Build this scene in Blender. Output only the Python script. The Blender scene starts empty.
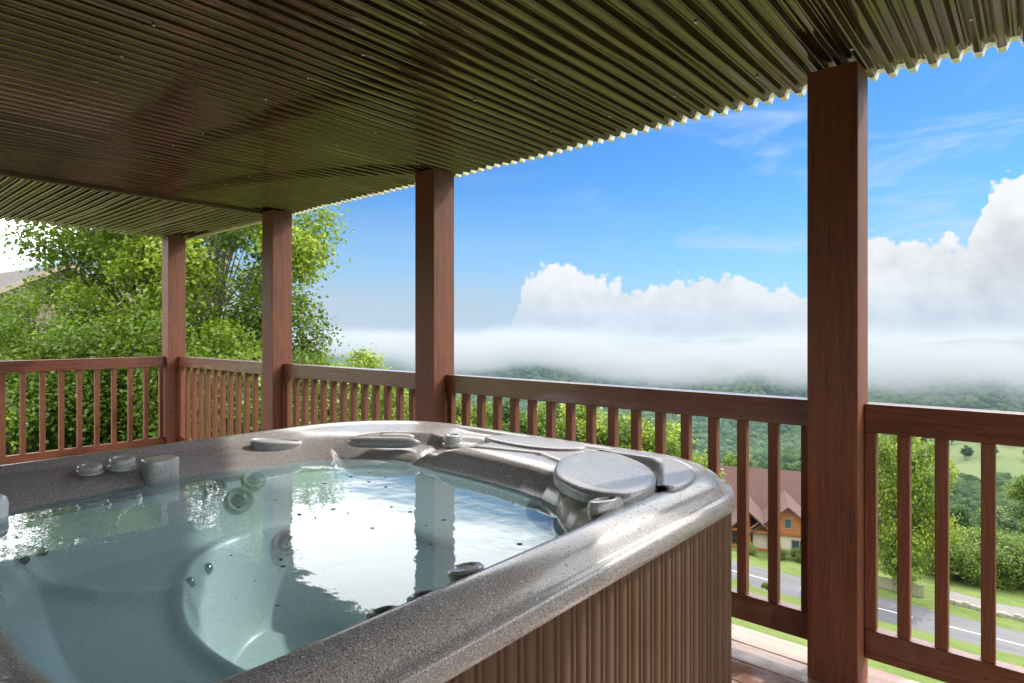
import bpy, bmesh, math, random
import numpy as np
from mathutils import Vector, Matrix, Euler
R = math.radians
sc = bpy.context.scene
col = sc.collection
# ------------------------------------------------------------------ camera
cd = bpy.data.cameras.new('camera'); cam = bpy.data.objects.new('camera', cd); col.objects.link(cam)
cam.location = (0, 0, 1.3); cam.rotation_euler = (R(90), 0, R(40.7))
cd.sensor_width = 36.0; cd.lens = 614 * 36 / 1024; cd.shift_y = -11.5 / 1024
cd.clip_start = 0.05; cd.clip_end = 20000
sc.camera = cam
# ------------------------------------------------------------------ light
SUN_EL, SUN_AZ = 42.0, 14.0          # azimuth from +Y towards +X
sl = bpy.data.lights.new('sun', 'SUN'); sl.energy = 4.4; sl.angle = R(1.2); sl.color = (1, .94, .84)
so = bpy.data.objects.new('sun', sl); col.objects.link(so)
sd = Vector((math.sin(R(SUN_AZ)) * math.cos(R(SUN_EL)), math.cos(R(SUN_AZ)) * math.cos(R(SUN_EL)), math.sin(R(SUN_EL))))
so.rotation_euler = sd.to_track_quat('Z', 'Y').to_euler(); so.location = (10, 30, 30)
sc.view_settings.view_transform = 'Standard'; sc.view_settings.look = 'None'
sc.view_settings.exposure = 0.0; sc.view_settings.gamma = 1.0; sc.view_settings.use_curve_mapping = False
sc.cycles.max_bounces = 8; sc.cycles.transparent_max_bounces = 16; sc.cycles.volume_bounces = 1
sc.cycles.sample_clamp_indirect = 6.0; sc.cycles.caustics_reflective = False; sc.cycles.caustics_refractive = False
sc.cycles.use_denoising = True


class NT:
    """tiny node helper"""
    def __init__(s, tree): s.t = tree; s.n = tree.nodes; s.l = tree.links
    def new(s, ty, **kw):
        n = s.n.new(ty)
        for k, v in kw.items(): setattr(n, k, v)
        return n
    def put(s, sock, v):
        if isinstance(v, bpy.types.NodeSocket): s.l.new(v, sock)
        elif v is not None: sock.default_value = v
    def math(s, op, a, b=None, c=None, clamp=False):
        n = s.new('ShaderNodeMath', operation=op); n.use_clamp = clamp
        s.put(n.inputs[0], a); s.put(n.inputs[1], b)
        if c is not None: s.put(n.inputs[2], c)
        return n.outputs[0]
    def noise(s, vec, scale, detail=4, rough=.55, out='Fac', dist=0):
        n = s.new('ShaderNodeTexNoise'); s.put(n.inputs['Vector'], vec)
        n.inputs['Scale'].default_value = scale; n.inputs['Detail'].default_value = detail
        n.inputs['Roughness'].default_value = rough; n.inputs['Distortion'].default_value = dist
        return n.outputs[out]
    def ramp(s, fac, stops, interp='LINEAR'):
        n = s.new('ShaderNodeValToRGB'); n.color_ramp.interpolation = interp
        e = n.color_ramp.elements
        while len(e) < len(stops): e.new(.5)
        for i, (p, c) in enumerate(stops):
            e[i].position = p; e[i].color = c if len(c) == 4 else (*c, 1)
        s.put(n.inputs[0], fac); return n.outputs[0]
    def maprange(s, v, a, b, c=0, d=1, smooth=False):
        n = s.new('ShaderNodeMapRange'); n.interpolation_type = 'SMOOTHSTEP' if smooth else 'LINEAR'
        s.put(n.inputs[0], v)
        for i, x in enumerate((a, b, c, d)): s.put(n.inputs[i + 1], x)
        return n.outputs[0]
    def mix(s, fac, a, b, blend='MIX'):
        n = s.new('ShaderNodeMix', data_type='RGBA', blend_type=blend)
        s.put(n.inputs[0], fac); s.put(n.inputs[6], a if not isinstance(a, tuple) else (*a[:3], 1)); s.put(n.inputs[7], b if not isinstance(b, tuple) else (*b[:3], 1))
        return n.outputs[2]
    def map(s, vec, scale=(1, 1, 1), rot=(0, 0, 0)):
        n = s.new('ShaderNodeMapping'); s.put(n.inputs[0], vec)
        n.inputs['Scale'].default_value = scale; n.inputs['Rotation'].default_value = rot
        return n.outputs[0]
    def bump(s, h, strength=.3, dist=.01):
        n = s.new('ShaderNodeBump'); n.inputs['Strength'].default_value = strength
        n.inputs['Distance'].default_value = dist; s.put(n.inputs['Height'], h); return n.outputs[0]


def cumulus_points():
    """cloud-bank outline: (azimuth deg from +Y, elevation deg of the cloud top)"""
    px = [(440, 352), (480, 335), (510, 325), (524, 285), (540, 268), (562, 265), (580, 269), (600, 283), (622, 292), (645, 294), (668, 284), (700, 281), (735, 280),
          (757, 288), (785, 290), (810, 300), (840, 262), (868, 242), (890, 237), (912, 249), (935, 245), (950, 241), (972, 252), (984, 215), (996, 182), (1012, 174), (1024, 168)]
    r = []
    for x, y in px:
        t = (x - 512) / 614; r.append((math.degrees(math.atan(t)) - 40.7, math.degrees(math.atan((330 - y) / 614 / math.sqrt(1 + t * t)))))
    return r


# ------------------------------------------------------------------ world
w = bpy.data.worlds.new('World'); sc.world = w; w.use_nodes = True
N = NT(w.node_tree); N.n.clear()
tc = N.new('ShaderNodeTexCoord').outputs['Generated']
nv = N.new('ShaderNodeVectorMath', operation='NORMALIZE'); N.put(nv.inputs[0], tc); D = nv.outputs[0]
sx = N.new('ShaderNodeSeparateXYZ'); N.put(sx.inputs[0], D); dx, dy, dz = sx.outputs
sky = N.new('ShaderNodeTexSky', sky_type='NISHITA', sun_disc=False); sky.sun_elevation = R(SUN_EL); sky.sun_rotation = R(SUN_AZ)
sky.air_density = 1.0; sky.dust_density = .4; sky.ozone_density = 2.5; sky.altitude = 1200
el = N.math('MULTIPLY', N.math('ARCSINE', dz), 57.29578)
az = N.math('MULTIPLY', N.math('ARCTAN2', dx, dy), 57.29578)
BG_K = .10
skyc = N.mix(1.0, sky.outputs[0], (.50 * BG_K, 1.06 * BG_K, 1.55 * BG_K), 'MULTIPLY')
# thin high wisps
wis = N.noise(N.map(D, (2.2, 2.2, 9), (0, 0, .6)), 2.0, 6, .6, dist=.6)
wisps = N.maprange(wis, .47, .75, 0, .75, True)
wispr = N.math('MULTIPLY', wisps, N.maprange(az, -42, -14, .15, 1.0))
skyc = N.mix(wispr, skyc, (.60, .76, .93))
lowh = N.maprange(el, 15, 0, 0, .85, True)
lowl = N.math('MULTIPLY', lowh, N.maprange(az, -25, -50, .55, 1.0))
skyc = N.mix(lowl, skyc, (.46, .66, .86))
mistn = N.noise(D, 6, 4, .55)
mist = N.maprange(N.math('ADD', el, N.math('MULTIPLY', N.math('SUBTRACT', mistn, .5), 5)), 6.5, .5, 0, .92, True)
# cumulus bank: outline by azimuth + puffs
pts = cumulus_points()
A0, A1, E1 = -180.0, 180.0, 24.0
fc = N.new('ShaderNodeFloatCurve'); cv = fc.mapping.curves[0]
rr = random.Random(5)
full = [(-180, 7), (-150, 9), (-120, 8), (-100, 9), (-86, 5), (-72, 1.0), (-60, 0.2), (-52, -1.0)] + pts + [(4, 13), (12, 10.5), (22, 12), (34, 8), (50, 9), (70, 6), (95, 8), (130, 6), (180, 7)]
while len(cv.points) < len(full): cv.points.new(.5, .5)
for p, (a, e) in zip(cv.points, sorted(full)):
    p.location = ((a - A0) / (A1 - A0), (e + 2) / E1); p.handle_type = 'AUTO_CLAMPED'
fc.mapping.update()
N.put(fc.inputs[1], N.math('DIVIDE', N.math('SUBTRACT', az, A0), A1 - A0))
top = N.math('SUBTRACT', N.math('MULTIPLY', fc.outputs[0], E1), 2.0)
warp = N.noise(D, 9.0, 3, .5, 'Color')
dd = N.new('ShaderNodeVectorMath', operation='MULTIPLY_ADD'); N.put(dd.inputs[0], warp); dd.inputs[1].default_value = (.03, .03, .03); N.put(dd.inputs[2], D)
def puff(scale, vec):
    v = N.new('ShaderNodeTexVoronoi', feature='SMOOTH_F1'); v.inputs['Scale'].default_value = scale; v.inputs['Smoothness'].default_value = .35
    v.inputs['Detail'].default_value = 0.0
    N.put(v.inputs['Vector'], vec); return v.outputs['Distance']
p1, p2, p3 = puff(22, dd.outputs[0]), puff(48, dd.outputs[0]), puff(110, dd.outputs[0])
bill = N.math('ADD', N.math('ADD', N.math('MULTIPLY', N.math('SUBTRACT', .5, p1), 2.0), N.math('MULTIPLY', N.math('SUBTRACT', .5, p2), 1.1)), N.math('MULTIPLY', N.math('SUBTRACT', .5, p3), .7))
fray = N.noise(D, 60, 6, .65)
edge = N.math('ADD', N.math('SUBTRACT', top, el), N.math('ADD', N.math('ADD', bill, .35), N.math('MULTIPLY', N.math('SUBTRACT', fray, .5), 1.6)))
cover = N.maprange(edge, -.05, .42, 0, 1, True)
# cloud tone: bright puffs at the top, greyer hollows and base
hol = N.noise(N.map(D, (1, 1, 1.4)), 7.5, 5, .55)
lum = N.math('ADD', N.math('MULTIPLY', bill, .11), N.maprange(hol, .38, .62, -.11, .08))
lum = N.math('ADD', lum, N.maprange(edge, 0, 9, 1.0, .84))
lum = N.math('MINIMUM', N.math('MAXIMUM', lum, .60), 1.0)
cc = N.new('ShaderNodeCombineXYZ'); N.put(cc.inputs[0], N.math('MULTIPLY', lum, .97)); N.put(cc.inputs[1], N.math('MULTIPLY', lum, .985)); N.put(cc.inputs[2], N.math('ADD', N.math('MULTIPLY', lum, .93), .07))
skyc = N.mix(cover, skyc, cc.outputs[0])
skyc = N.mix(N.math('MULTIPLY', mist, N.maprange(az, -32, -48, .25, 1.0, True)), skyc, (.60, .655, .71))
# bright high overcast sheet above the patio side: added fill light, its edge shaped to follow the eave
ratio = N.math('DIVIDE', dz, N.math('MAXIMUM', dy, .02))
shn = N.noise(D, 5, 4, .55)
ov = N.maprange(N.math('ADD', ratio, N.math('MULTIPLY', N.math('SUBTRACT', shn, .5), .04)), .375, .50, 0, 1, True)
ov = N.math('MULTIPLY', ov, N.maprange(el, 1, 8, 0, 1, True))
OVER = 4.8
skyc = N.mix(ov, skyc, (OVER * .97, OVER * .985, OVER))
skyc = N.mix(N.maprange(el, -1, -4, 0, 1), skyc, (.30, .34, .36))
bg = N.new('ShaderNodeBackground'); N.put(bg.inputs[0], skyc); bg.inputs[1].default_value = 1.0
wo = N.new('ShaderNodeOutputWorld'); N.l.new(bg.outputs[0], wo.inputs[0])
try: w.cycles.sampling_method = 'MANUAL'; w.cycles.sample_map_resolution = 1024
except Exception: pass


# ------------------------------------------------------------------ materials
def mat(name, base=(.5, .5, .5), rough=.5, metal=0.0, spec=None, fn=None, coat=0):
    m = bpy.data.materials.new(name); m.use_nodes = True; T = NT(m.node_tree)
    b = T.n['Principled BSDF']; b.inputs['Base Color'].default_value = (*base, 1); b.inputs['Roughness'].default_value = rough
    b.inputs['Metallic'].default_value = metal; b.inputs['Coat Weight'].default_value = coat; b.inputs['Coat Roughness'].default_value = .08
    if spec is not None: b.inputs['Specular IOR Level'].default_value = spec
    if fn: fn(T, b)
    return m


def OC(T): return T.new('ShaderNodeTexCoord').outputs['Object']


def wood_fn(c1, c2, stretch=(14, 14, 1.2), wear=.0, rough=(.35, .6)):
    def fn(T, b):
        o = OC(T); g = T.noise(T.map(o, stretch), 3.5, 6, .65, dist=1.2); g2 = T.noise(o, 2.2, 3)
        f = T.noise(T.map(o, tuple(s * 5 for s in stretch)), 6, 3, .6)
        c = T.mix(T.maprange(g, .3, .7), c1, c2); c = T.mix(T.maprange(g2, .35, .7, 0, .35), c, tuple(x * .6 for x in c1))
        kn = T.new('ShaderNodeTexVoronoi'); kn.inputs['Scale'].default_value = 1.6; T.put(kn.inputs['Vector'], T.map(o, (2.2, 2.2, 1.5)))
        c = T.mix(T.maprange(kn.outputs['Distance'], .035, .07, .8, 0), c, tuple(x * .3 for x in c1))
        ck = T.noise(T.map(o, tuple(s * (3.2 if s > 5 else .9) for s in stretch)), 3.1, 2, .5); c = T.mix(T.maprange(ck, .685, .70, 0, .75), c, tuple(x * .18 for x in c1))
        if wear:
            wn = T.noise(T.map(o, tuple(s * 1.6 for s in stretch)), 7, 5, .7)
            c = T.mix(T.maprange(wn, .66, .74, 0, wear), c, (.42, .34, .28))
        T.put(b.inputs['Base Color'], c); T.put(b.inputs['Roughness'], T.maprange(g, .3, .7, *rough))
        T.put(b.inputs['Normal'], T.bump(T.math('ADD', g, T.math('MULTIPLY', f, .5)), .6, .005))
    return fn


WC1, WC2 = (.130, .037, .018), (.245, .084, .039)
M = {}
M['post'] = mat('stained_post_wood', fn=wood_fn(WC1, WC2, (12, 12, .8), wear=.6, rough=(.5, .75)))
M['rail_x'] = mat('stained_rail_wood', coat=.7, fn=wood_fn(tuple(x * .8 for x in WC1), WC2, (.8, 12, 12), wear=.25, rough=(.28, .5)))
M['rail_y'] = mat('stained_side_rail_wood', fn=wood_fn(WC1, WC2, (12, .8, 12), rough=(.28, .5)))
M['baluster'] = mat('stained_baluster_wood', fn=wood_fn((.15, .048, .021), (.255, .088, .038), (22, 22, 1.2), wear=.3, rough=(.5, .7)))
M['siding'] = mat('brown_house_siding', fn=wood_fn((.10, .06, .04), (.16, .09, .06), (1, 8, 8)))


def deck_fn(T, b):
    o = OC(T); at = T.new('ShaderNodeAttribute', attribute_name='tint').outputs['Fac']
    g = T.noise(T.map(o, (1, 14, 1)), 3, 6, .65, dist=.8); wet = T.noise(o, 3.1, 5, .6); st = T.noise(o, 9, 5, .7)
    c = T.mix(T.maprange(g, .3, .7), (.30, .20, .155), (.46, .36, .30)); c = T.mix(T.maprange(at, 0, 1, 0, .45), c, (.26, .12, .075))
    c = T.mix(T.maprange(wet, .47, .56, 0, .7), c, (.17, .070, .040)); c = T.mix(T.maprange(st, .62, .75, 0, .5), c, (.08, .05, .04))
    T.put(b.inputs['Base Color'], c); T.put(b.inputs['Roughness'], T.maprange(wet, .40, .56, .5, .12))
    T.put(b.inputs['Normal'], T.bump(g, .25, .004))
M['deck'] = mat('wet_deck_boards', fn=deck_fn)


def roof_fn(T, b):
    o = OC(T); n = T.noise(o, 2.5, 5, .6); d = T.noise(o, 40, 4, .7)
    c = T.mix(T.maprange(n, .3, .7), (.034, .023, .015), (.070, .049, .033)); c = T.mix(T.maprange(d, .63, .72, 0, .7), c, (.10, .07, .05))
    T.put(b.inputs['Base Color'], c); b.inputs['IOR'].default_value = 1.75; b.inputs['Specular Tint'].default_value = (1, .76, .58, 1); T.put(b.inputs['Roughness'], T.maprange(n, .3, .7, .04, .09))
    T.put(b.inputs['Normal'], T.bump(T.noise(o, 9, 3), .05, .004))
M['roof'] = mat('glossy_bronze_corrugated_sheet', metal=.35, spec=.8, fn=roof_fn)


def edge_fn(T, b):
    o = OC(T); n = T.noise(T.map(o, (6, 6, 6)), 2.2, 5, .7)
    c = T.mix(T.maprange(n, .55, .68, 0, .9), (.78, .74, .64), (.42, .26, .09)); T.put(b.inputs['Base Color'], c)
    b.inputs['Transmission Weight'].default_value = 0; b.inputs['Subsurface Weight'].default_value = .0
M['edge'] = mat('ivory_sheet_edge', rough=.4, fn=edge_fn)


def gran(c0, c1, c2, rough=.22, scale=1.0, drops=.5):
    def fn(T, b):
        o = OC(T)
        a = T.noise(o, 420 * scale, 2, .5); bb = T.noise(o, 260 * scale, 3, .6); l = T.noise(o, 3, 3)
        c = T.mix(T.maprange(a, .40, .60), c0, c1); c = T.mix(T.maprange(bb, .58, .64), c, c2)
        c = T.mix(T.maprange(bb, .42, .36), c, tuple(x * .35 for x in c0))
        # water drops standing on the acrylic
        v = T.new('ShaderNodeTexVoronoi', feature='F1'); v.inputs['Scale'].default_value = 75; T.put(v.inputs['Vector'], o)
        on = T.maprange(T.noise(o, 14, 3), .52, .62, 0, 1); drop = T.math('MULTIPLY', T.maprange(v.outputs['Distance'], .30, .12, 0, 1, True), on)
        T.put(b.inputs['Base Color'], c); T.put(b.inputs['Roughness'], T.maprange(l, .3, .7, rough * .8, rough * 1.4))
        T.put(b.inputs['Normal'], T.bump(drop, drops, .003))
    return fn
M['shell'] = mat('granite_speckled_acrylic', coat=.2, fn=gran((.21, .188, .178), (.365, .335, .318), (.62, .58, .555), .24, 1.25))
M['basin'] = mat('brightened_basin_acrylic', coat=.2, fn=gran((.66, .69, .69), (.77, .79, .79), (.83, .83, .82), .3, 1.6, 0.0))  # shell acrylic painted lighter below the waterline, in place of light
M['lid'] = mat('grey_filter_lid_plastic', coat=.15, fn=gran((.21, .20, .20), (.32, .305, .30), (.5, .49, .48), .30))
M['knob'] = mat('pale_grey_plastic', coat=.3, fn=gran((.34, .34, .33), (.46, .46, .45), (.62, .61, .58), .25))
M['white_plastic'] = mat('off_white_plastic', (.72, .71, .68), .25)
M['dark_plastic'] = mat('dark_plastic', (.03, .03, .028), .35)
M['chrome'] = mat('brushed_jet_metal', (.5, .52, .52), .25, 1.0)


def cab_fn(T, b):
    o = OC(T); g = T.noise(T.map(o, (60, 60, 1.5)), 2, 5, .6); n = T.noise(o, 3, 3)
    c = T.mix(T.maprange(g, .3, .7), (.074, .037, .018), (.108, .058, .032)); c = T.mix(T.maprange(n, .4, .7, 0, .3), c, (.15, .105, .075))
    T.put(b.inputs['Base Color'], c); b.inputs['Roughness'].default_value = .6; b.inputs['Specular IOR Level'].default_value = .25; T.put(b.inputs['Normal'], T.bump(g, .25, .002))
M['cabinet'] = mat('brown_composite_slats', fn=cab_fn)

mw = bpy.data.materials.new('clear_tub_water'); mw.use_nodes = True; T = NT(mw.node_tree); T.n.clear()
o = OC(T)
h = T.math('ADD', T.math('MULTIPLY', T.noise(o, 5.0, 2, .5), 1.0), T.math('MULTIPLY', T.noise(T.map(o, (1, 1.6, 1)), 26, 2, .5), .12))
bmp = T.bump(h, .14, .012)
gi = T.new('ShaderNodeNewGeometry').outputs['Incoming']; vd = T.new('ShaderNodeVectorMath', operation='DOT_PRODUCT'); T.put(vd.inputs[0], gi); T.put(vd.inputs[1], bmp)
cs_ = T.math('SUBTRACT', 1.0, T.math('ABSOLUTE', vd.outputs['Value']), clamp=True); fres = T.math('ADD', .03, T.math('MULTIPLY', .97, T.math('POWER', cs_, 3.9)), clamp=True)
gl = T.new('ShaderNodeBsdfGlossy'); gl.inputs['Roughness'].default_value = .0; T.put(gl.inputs['Normal'], bmp)
tr = T.new('ShaderNodeBsdfTransparent'); tr.inputs[0].default_value = (.80, .955, .98, 1)
ms = T.new('ShaderNodeMixShader'); T.put(ms.inputs[0], fres); T.l.new(tr.outputs[0], ms.inputs[1]); T.l.new(gl.outputs[0], ms.inputs[2])
df = T.new('ShaderNodeBsdfDiffuse'); df.inputs[0].default_value = (.52, .80, .86, 1); m0 = T.new('ShaderNodeMixShader'); m0.inputs[0].default_value = .25
T.l.new(tr.outputs[0], m0.inputs[1]); T.l.new(df.outputs[0], m0.inputs[2]); T.l.new(m0.outputs[0], ms.inputs[1])
T.l.new(ms.outputs[0], T.new('ShaderNodeOutputMaterial').inputs[0]); M['water'] = mw


def leaf_mat(name, c0, c1, c2, trans=.35):
    m = bpy.data.materials.new(name); m.use_nodes = True; T = NT(m.node_tree); b = T.n['Principled BSDF']
    a = T.new('ShaderNodeAttribute', attribute_name='tint').outputs['Fac']
    oi = T.new('ShaderNodeObjectInfo').outputs['Random']
    c = T.ramp(a, [(0, c0), (.5, c1), (1, c2)]); c = T.mix(T.math('MULTIPLY', oi, .35), c, c1)
    T.put(b.inputs['Base Color'], c); b.inputs['Roughness'].default_value = .45; b.inputs['Specular IOR Level'].default_value = .3
    tl = T.new('ShaderNodeBsdfTranslucent'); T.put(tl.inputs[0], T.mix(1, c, (1.5, 1.7, .7), 'MULTIPLY'))
    s = T.new('ShaderNodeMixShader'); s.inputs[0].default_value = trans; T.l.new(b.outputs[0], s.inputs[1]); T.l.new(tl.outputs[0], s.inputs[2])
    T.l.new(s.outputs[0], T.n['Material Output'].inputs[0]); return m
M['leaf_mid'] = leaf_mat('maple_leaves', (.025, .055, .007), (.09, .145, .014), (.20, .25, .03))
M['leaf_light'] = leaf_mat('light_green_leaves', (.04, .08, .008), (.14, .195, .017), (.27, .32, .035))
M['leaf_dark'] = leaf_mat('dark_green_leaves', (.018, .045, .012), (.04, .085, .022), (.075, .13, .03))
M['conifer'] = leaf_mat('conifer_needles', (.05, .07, .03), (.09, .11, .05), (.14, .16, .08), .2)
M['bark'] = mat('grey_brown_bark', fn=lambda T, b: T.put(b.inputs['Base Color'], T.mix(T.noise(T.map(OC(T), (6, 6, 1)), 4, 5, .7), (.05, .038, .028), (.16, .13, .10))), rough=.9)


def forest_fn(T, b):
    p = T.new('ShaderNodeNewGeometry').outputs['Position']; a = T.new('ShaderNodeAttribute', attribute_name='tint').outputs['Fac']
    n = T.noise(p, .55, 6, .75); n2 = T.noise(p, .004, 3)
    c = T.ramp(T.math('ADD', T.math('MULTIPLY', a, .6), T.math('MULTIPLY', n, .45)), [(.2, (.010, .026, .012)), (.5, (.027, .056, .021)), (.85, (.066, .105, .034))])
    c = T.mix(T.maprange(n2, .45, .65, 0, .4), c, (.07, .105, .035))
    T.put(b.inputs['Base Color'], c); b.inputs['Roughness'].default_value = .9; b.inputs['Specular IOR Level'].default_value = .1
    T.put(b.inputs['Normal'], T.bump(n, 1.0, 2.5))
M['forest'] = mat('distant_canopy', fn=forest_fn)


def ground_fn(T, b):
    p = T.new('ShaderNodeNewGeometry').outputs['Position']; a = T.new('ShaderNodeAttribute', attribute_name='tint').outputs['Fac']
    f = T.noise(p, 9, 5, .7); m_ = T.noise(p, .35, 5, .6); n3 = T.noise(p, 1.6, 5, .65)
    g = T.mix(T.maprange(m_, .35, .65), (.085, .125, .028), (.15, .175, .058)); g = T.mix(T.maprange(f, .35, .65, 0, .6), g, (.065, .105, .022))
    g = T.mix(T.maprange(n3, .58, .66, 0, .7), g, (.055, .09, .02)); g = T.mix(T.maprange(n3, .36, .30, 0, .5), g, (.20, .17, .10))
    mead = T.mix(T.maprange(T.noise(T.map(p, (1, .35, 1), (0, 0, .5)), .03, 4), .35, .65), (.055, .085, .030), (.10, .122, .052))
    far = T.mix(T.maprange(T.noise(p, .02, 6, .75), .3, .7), (.02, .045, .018), (.055, .09, .032))
    c = T.mix(T.maprange(a, .25, .5), g, mead); c = T.mix(T.maprange(a, .6, .9), c, far)
    T.put(b.inputs['Base Color'], c); b.inputs['Roughness'].default_value = .95; b.inputs['Specular IOR Level'].default_value = .1
    T.put(b.inputs['Normal'], T.bump(T.math('ADD', f, T.math('MULTIPLY', n3, 2)), .6, .12))
M['ground'] = mat('hillside_grass', fn=ground_fn)
def asph(T, b):
    p = T.new('ShaderNodeNewGeometry').outputs['Position']; n = T.noise(p, 12, 4, .7); w_ = T.noise(T.map(p, (.15, 1, 1)), .9, 4)
    c = T.mix(n, (.045, .045, .052), (.085, .085, .094)); c = T.mix(T.maprange(w_, .4, .65, 0, .5), c, (.11, .108, .113))
    cr = T.new('ShaderNodeTexVoronoi', feature='DISTANCE_TO_EDGE'); cr.inputs['Scale'].default_value = .11; T.put(cr.inputs['Vector'], p)
    c = T.mix(T.maprange(cr.outputs['Distance'], .002, .008, .35, 0), c, (.04, .04, .04)); T.put(b.inputs['Base Color'], c)
M['asphalt'] = mat('weathered_asphalt', rough=.75, fn=asph)
M['paint'] = mat('white_road_paint', (.42, .42, .40), .7)
M['gravel'] = mat('pale_gravel_driveway', rough=.95, fn=lambda T, b: T.put(b.inputs['Base Color'], T.mix(T.noise(OC(T), 9, 5, .7), (.10, .092, .086), (.175, .163, .155))))
def shingle(c0, c1):
    def fn(T, b):
        o = OC(T); n = T.noise(T.map(o, (1, 1, 4)), 5, 5, .7); T.put(b.inputs['Base Color'], T.mix(T.maprange(n, .3, .7), c0, c1)); T.put(b.inputs['Normal'], T.bump(n, .5, .03))
    return fn
M['shingle'] = mat('brown_mauve_shingles', rough=.9, fn=shingle((.050, .020, .016), (.092, .043, .036)))
M['shingle_grey'] = mat('grey_shingles', rough=.9, fn=shingle((.04, .035, .032), (.07, .06, .055)))
M['orange_wood'] = mat('orange_stained_wood', fn=wood_fn((.30, .105, .028), (.43, .165, .052), (1, 8, 8)))
M['orange_dark'] = mat('dark_orange_timber', fn=wood_fn((.22, .075, .02), (.32, .12, .035), (1, 8, 8)))
M['cream'] = mat('cream_stucco', (.46, .40, .30), .9)
M['tan'] = mat('tan_fascia_board', (.27, .215, .165), .8)
M['tanwall'] = mat('tan_siding', (.20, .15, .105), .85)
M['glass'] = mat('dark_window_glass', (.04, .06, .08), .06, 0, .8)
M['trim'] = mat('pale_window_trim', (.22, .19, .16), .6)
M['grey_wood'] = mat('weathered_grey_boards', fn=wood_fn((.20, .17, .14), (.34, .30, .25), (8, 8, 1)))
M['stone'] = mat('pale_rubble_stone', rough=.95, fn=lambda T, b: T.put(b.inputs['Base Color'], T.mix(T.noise(OC(T), 3, 4, .7), (.17, .15, .115), (.30, .275, .24))))


# ------------------------------------------------------------------ mesh helpers
def tag(o, label=None, cat=None, group=None, kind=None):
    if label: o['label'] = label
    if cat: o['category'] = cat
    if group: o['group'] = group
    if kind: o['kind'] = kind
    return o


def thing(name, label, cat, loc=(0, 0, 0), rz=0, group=None):
    o = bpy.data.objects.new(name, None); col.objects.link(o); o.location = loc; o.rotation_euler = (0, 0, rz); o.empty_display_size = .1
    return tag(o, label, cat, group)


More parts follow.
